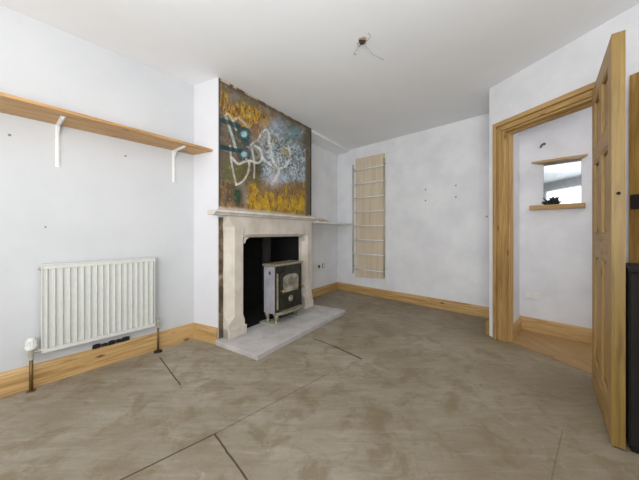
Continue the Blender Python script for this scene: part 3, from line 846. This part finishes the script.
wire([(Xc-.01,Yc,CEIL-.02),(Xc-.04,Yc,CEIL-.035),(Xc-.03,Yc+.02,CEIL-.045),(Xc,Yc+.01,CEIL-.03)], .002, 'dark_wire')

# ------------------------------------------------------------------ door frame, door leaf
TA = DW.hit(493.8, o=.02)
bm = new_bm()
AO = .030
def archi(bm, a, b, z0, z1, grain, o1=AO): box(bm, DW, a, b, .0005, o1, z0, z1, grain)
# left architrave (moulded in three steps)
hw = (T0+.006)-TA
archi(bm, TA, TA+hw*.42, 0, 2.11, 'z', AO); archi(bm, TA+hw*.42, TA+hw*.75, 0, 2.06, 'z', AO*.3); archi(bm, TA+hw*.75, T0+.008, 0, 2.045, 'z', AO*.8)
# head
archi(bm, TA+hw*.42, T1+.03, 2.07, 2.11, 't', AO); archi(bm, TA+hw*.42, T1+.03, 2.045, 2.07, 't', AO*.3); archi(bm, TA+hw*.42, T1+.03, 2.02, 2.045, 't', AO*.8)
archi(bm, T1-.008, T1+.03, 0, 2.02, 'z', AO)
build('trim_3', bm, M['pine'], kind='structure', bevel=.003)
bm = new_bm()
box(bm, DW, T0+.0005, T0+.028, -wt-.002, .004, 0, DH-.001, 'z'); box(bm, DW, T1-.028, T1-.0005, -wt-.002, .004, 0, DH-.001, 'z')
box(bm, DW, T0+.028, T1-.028, -wt-.002, .004, DH-.028, DH-.001, 't')
box(bm, DW, T0+.028, T0+.042, -wt+.02, -.045, 0, DH-.028, 'z'); box(bm, DW, T0+.042, T1-.042, -wt+.02, -.045, DH-.045, DH-.028, 't')
build('trim_4', bm, M['pine'], kind='structure', bevel=.002)

# leaf
LN = (1.426, 1.319); LF_ = (1.880, 1.862)
DL = Frame(LN, LF_, flip=True)          # t from the near (lock) edge to the hinge; visible face at o=0
if DL.n.x > 0: DL = Frame(LN, LF_)
# n should point to the camera-left side
L = DL.L; th = .046
door = thing('panelled_door', 'open pine six-panel door swung into the room on the right', 'door', DL.pt(L/2, -th/2, 0.008))
Z0, Z1 = .010, 2.015
def dbox(name, a, b, z0, z1, grain, o0=-th, o1=0, mat='pine_door', parent=None, bev=.0015):
    bm = new_bm(); box(bm, DL, a, b, o0, o1, z0, z1, grain); return build(name, bm, M[mat], parent or door, bevel=bev)
st_ = .105
dbox('stile', 0, st_, Z0, Z1, 'z'); dbox('stile', L-st_, L, Z0, Z1, 'z')
cm = L/2
rails = [(Z0, .20), (.90, 1.04), (1.50, 1.60), (1.905, Z1)]
for a, b in rails: dbox('rail', st_+.0005, L-st_-.0005, a, b, 't')
for (a, b) in ((.20, .90), (1.04, 1.50), (1.60, 1.905)):
    dbox('mullion', cm-.045, cm+.045, a+.0005, b-.0005, 'z')
    for (p, q) in ((st_, cm-.045), (cm+.045, L-st_)):
        bm = new_bm()
        box(bm, DL, p+.0005, q-.0005, -th/2-.006, -th/2+.006, a+.0005, b-.0005, 'z')
        for s in (1, -1):       # raised field each side
            e = .028
            oo = -th/2+.006*s; o2 = -th/2+.015*s
            prA = [(p+.012, a+.012), (q-.012, a+.012), (q-.012, b-.012), (p+.012, b-.012)]
            prB = [(p+e+.012, a+e+.012), (q-e-.012, a+e+.012), (q-e-.012, b-e-.012), (p+e+.012, b-e-.012)]
            va = [addv(bm, DL.pt(t, oo, z), (z, 0, t)) for t, z in prA]; vb = [addv(bm, DL.pt(t, o2, z), (z, 0, t)) for t, z in prB]
            for i in range(4): bm.faces.new([va[i], va[(i+1)%4], vb[(i+1)%4], vb[i]])
            bm.faces.new(vb)
        pnl = build('panel', bm, M['pine_door'], door)
        # moulding beads round the panel
        bm = new_bm()
        for s in (0, 1):
            oa, ob = (-.014, -.002) if s == 0 else (-th+.002, -th+.014)
            box(bm, DL, p+.0005, p+.012, oa, ob, a+.001, b-.001, 'z'); box(bm, DL, q-.012, q-.0005, oa, ob, a+.001, b-.001, 'z')
            box(bm, DL, p+.012, q-.012, oa, ob, a+.001, a+.012, 't'); box(bm, DL, p+.012, q-.012, oa, ob, b-.012, b-.001, 't')
        build('bead', bm, M['pine_door'], pnl, bevel=.002)
dbox('lipping', -.0025, -.0003, Z0, Z1, 'z', mat='pine_edge', bev=0)
# latch bore in the lock edge
bm = new_bm(); zl = 1.05+(HOR-193.5)*1.31/F_PX
lathe(bm, DL.pt(-.0028, -th/2, zl), (-DL.d.x, -DL.d.y, 0), [(0,.008),(.0012,.008),(.0014,.004)], 16); build('latch_hole', bm, M['soot'], door)
bm = new_bm()
for zz_ in (.25, 1.75):
    box(bm, DL, L, L+.006, -th+.002, -.006, zz_-.05, zz_+.05)
build('hinge', bm, M['chrome'], door)

# second door beside it on the right wall, only its frame edge shows
t2 = DW.hit(632.0, o=.02)
d2 = thing('pine_door', 'second pine door shut in the right wall at the photo edge', 'door', DW.pt(t2+.40, .02, 0))
zt2 = 2.05
for (nm, a, b, z0, z1, g) in (('stile', t2, t2+.11, .01, zt2, 'z'), ('stile', t2+.65, t2+.76, .01, zt2, 'z'), ('rail', t2+.1105, t2+.6495, zt2-.11, zt2, 't'), ('rail', t2+.1105, t2+.6495, .9, 1.06, 't'), ('rail', t2+.1105, t2+.6495, .01, .22, 't')):
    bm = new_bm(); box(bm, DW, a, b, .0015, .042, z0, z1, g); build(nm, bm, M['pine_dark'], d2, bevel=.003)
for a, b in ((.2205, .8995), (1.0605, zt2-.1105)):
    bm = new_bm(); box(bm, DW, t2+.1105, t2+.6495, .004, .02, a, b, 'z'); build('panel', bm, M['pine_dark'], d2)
bm = new_bm(); t_k, z_k = DW.hit(635, 202, .045)
box(bm, DW, t_k-.006, t_k+.06, .0425, .075, z_k-.045, z_k+.045); build('rim_lock', bm, M['black'], d2, bevel=.004)['label'] = 'black iron rim lock'

# near-black box added to stand in for the deep shadow behind the open door
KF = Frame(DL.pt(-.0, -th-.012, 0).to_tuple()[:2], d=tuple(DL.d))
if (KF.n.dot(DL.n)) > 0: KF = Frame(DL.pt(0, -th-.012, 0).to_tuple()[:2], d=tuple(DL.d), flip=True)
kc = thing('shadow_box', 'near-black box added as the deep shadow behind the open door', 'shadow box', KF.pt(.16, .19, 0))
bm = new_bm(); box(bm, KF, .012, .30, 0, .36, .03, .86); build('shadow_box_body', bm, M['shade_black'], kc, bevel=.003)
bm = new_bm(); box(bm, KF, .02, .29, .01, .35, 0, .0295); build('shadow_box_foot', bm, M['shade_black'], kc)  # foot of the added shadow box
bm = new_bm(); box(bm, KF, -.004, .31, -.004, .37, .8605, .88); build('shadow_box_top', bm, M['shade_black'], kc, bevel=.003)
bm = new_bm(); box(bm, KF, .0, .0115, .004, .178, .04, .85); build('door', bm, M['shade_black'], kc, bevel=.002)  # front faces of the added shadow box
bm = new_bm(); box(bm, KF, .0, .0115, .182, .356, .04, .85); build('door', bm, M['shade_black'], kc, bevel=.002)  # other front face of the added shadow box

# ------------------------------------------------------------------ hall: mirror, ledges, plate, hook
def hallbox(name, u0, v0, u1, v1, o0, o1, mat, label, cat, grain='t', bev=.002):
    a, z1 = HB.hit(u0, v0, o1); b, _ = HB.hit(u1, v0, o1); _, z0 = HB.hit(u0, v1, o1)
    bm = new_bm(); box(bm, HB, a, b, o0, o1, z0, z1, grain); return build(name, bm, M[mat], bevel=bev, label=label, cat=cat), a, b, z0, z1
tm0, zt0 = HB.hit(544, 164.5, .01); tm1, _ = HB.hit(582, 160, .01); _, zb0 = HB.hit(544, 205, .01)
mr_ = thing('wall_mirror', 'frameless square mirror on the hall wall between two pine ledges', 'mirror', HB.pt((tm0+tm1)/2, .005, zb0))
bm = new_bm(); box(bm, HB, tm0, tm1, .0015, .006, zb0, zt0); build('backing', bm, M['plug'], mr_)
bm = new_bm(); box(bm, HB, tm0, tm1, .0062, .011, zb0, zt0); build('glass', bm, M['mirror'], mr_, bevel=.002)
bm = new_bm()
ta_, tz_ = HB.hit(532, 158.5, .11); tb2, _ = HB.hit(588.5, 148, .11)
i0 = tm0-.02; i1 = tm1-.0
ztop = zt0+.012
prism(bm, HB, [(i0, .001), (i1, .001), (tb2, .12), (ta_, .12)], zt0+.002, zt0+.022, 'to')
build('pine_ledge', bm, M['pine'], bevel=.002, label='flared pine shelf above the hall mirror', cat='shelf')
bm = new_bm()
ta_, za_ = HB.hit(530, 204.5, .05); tb2, _ = HB.hit(586, 201, .05); _, zc_ = HB.hit(530, 211.5, .05)
box(bm, HB, ta_, tb2, .001, .06, zb0-.05, zb0-.003); build('pine_ledge', bm, M['pine'], bevel=.003, label='chunky pine ledge below the hall mirror', cat='shelf')
# dried sprig lying on the lower ledge
bm = new_bm(); rr = random.Random(2); tsx = HB.hit(552, o=.03)
for k in range(30):
    a = tsx+rr.uniform(-.04, .05); p = HB.pt(a, .03+rr.uniform(-.01,.015), zb0-.002+.0035); q = HB.pt(a+rr.uniform(-.06,.06), .03+rr.uniform(-.012,.015), zb0+rr.uniform(.01,.08))
    tube(bm, [p, (p+q)/2+Vector((0,0,.006)), q], [.006, .009, .003], 5)
build('dried_sprig', bm, M['black'], label='dark twiggy ornament sitting on the ledge below the mirror', cat='ornament')
bm = new_bm(); t_, z_ = HB.hit(545, 144)
lathe(bm, HB.pt(t_, .001, z_), (HB.n.x, HB.n.y, 0), [(0,.012),(.004,.012),(.006,.005),(.03,.005)], 10); tube(bm, [HB.pt(t_, .028, z_), HB.pt(t_-.014, .04, z_-.012), HB.pt(t_-.03, .036, z_-.04)], .009, 8)
build('coat_hook', bm, M['hook'], label='small grey hook above the mirror in the hall', cat='hook')
bm = new_bm(); ta_, za_ = HB.hit(526.5, 291.5); tb2, _ = HB.hit(541, 291.5); _, zb2 = HB.hit(526.5, 297.5)
box(bm, HB, ta_, tb2, .001, .009, zb2, za_); build('blank_plate', bm, M['plastic'], bevel=.002, label='white blank electrical plate low on the hall wall', cat='socket')

# ------------------------------------------------------------------ camera
cam = bpy.data.cameras.new('camera'); co_ = bpy.data.objects.new('camera', cam); COL.objects.link(co_)
cam.sensor_fit = 'HORIZONTAL'; cam.sensor_width = 36; cam.lens = F_PX/639*36
co_.location = (0, 0, CAM_H); co_.rotation_euler = (math.radians(90), 0, 0)
cam.shift_y = -(240-HOR)/639; cam.clip_start = .02
C.camera = co_

# ------------------------------------------------------------------ light
def area(name, loc, rot, sx_, sy_, power, col=(1,1,1), spread=180):
    l = bpy.data.lights.new(name, 'AREA'); l.shape = 'RECTANGLE'; l.size = sx_; l.size_y = sy_; l.energy = power; l.color = col
    l.spread = math.radians(spread)
    o = bpy.data.objects.new(name, l); COL.objects.link(o); o.location = loc; o.rotation_euler = [math.radians(a) for a in rot]; return o
wc = BK.pt((w0+w1)/2, .05, 1.5)
area('window_light', (wc.x, wc.y, 1.5), (90, 0, 0), 3.0, 1.45, 62, (1,.995,.985))
area('room_fill', (-.2, .2, CEIL-.03), (0, 0, 0), 2.4, 2.0, 6, (1,.99,.97))
area('ceiling_fill', (-.2, -.5, 1.15), (150, 0, 8), 1.6, 1.2, 66, (.955,.985,1))  # unseen fill lamp added behind the camera to brighten the ceiling
hc = HB.pt(1.3, .5, 2.3)
area('hall_light', (hc.x, hc.y, CEIL-.05), (0, 0, 0), .6, .6, 9, (1,.99,.98))
w = bpy.data.worlds.new('world'); C.world = w; w.use_nodes = True
wn = w.node_tree; bg = wn.nodes['Background']
sky = wn.nodes.new('ShaderNodeTexSky'); sky.sky_type = 'HOSEK_WILKIE' if hasattr(sky, 'sky_type') else sky.sky_type
sky.turbidity = 6
bg.inputs[0].default_value = (.9,.95,1,1); bg.inputs[1].default_value = .6
C.view_settings.view_transform = 'Standard'; C.view_settings.look = 'None'; C.view_settings.exposure = 0
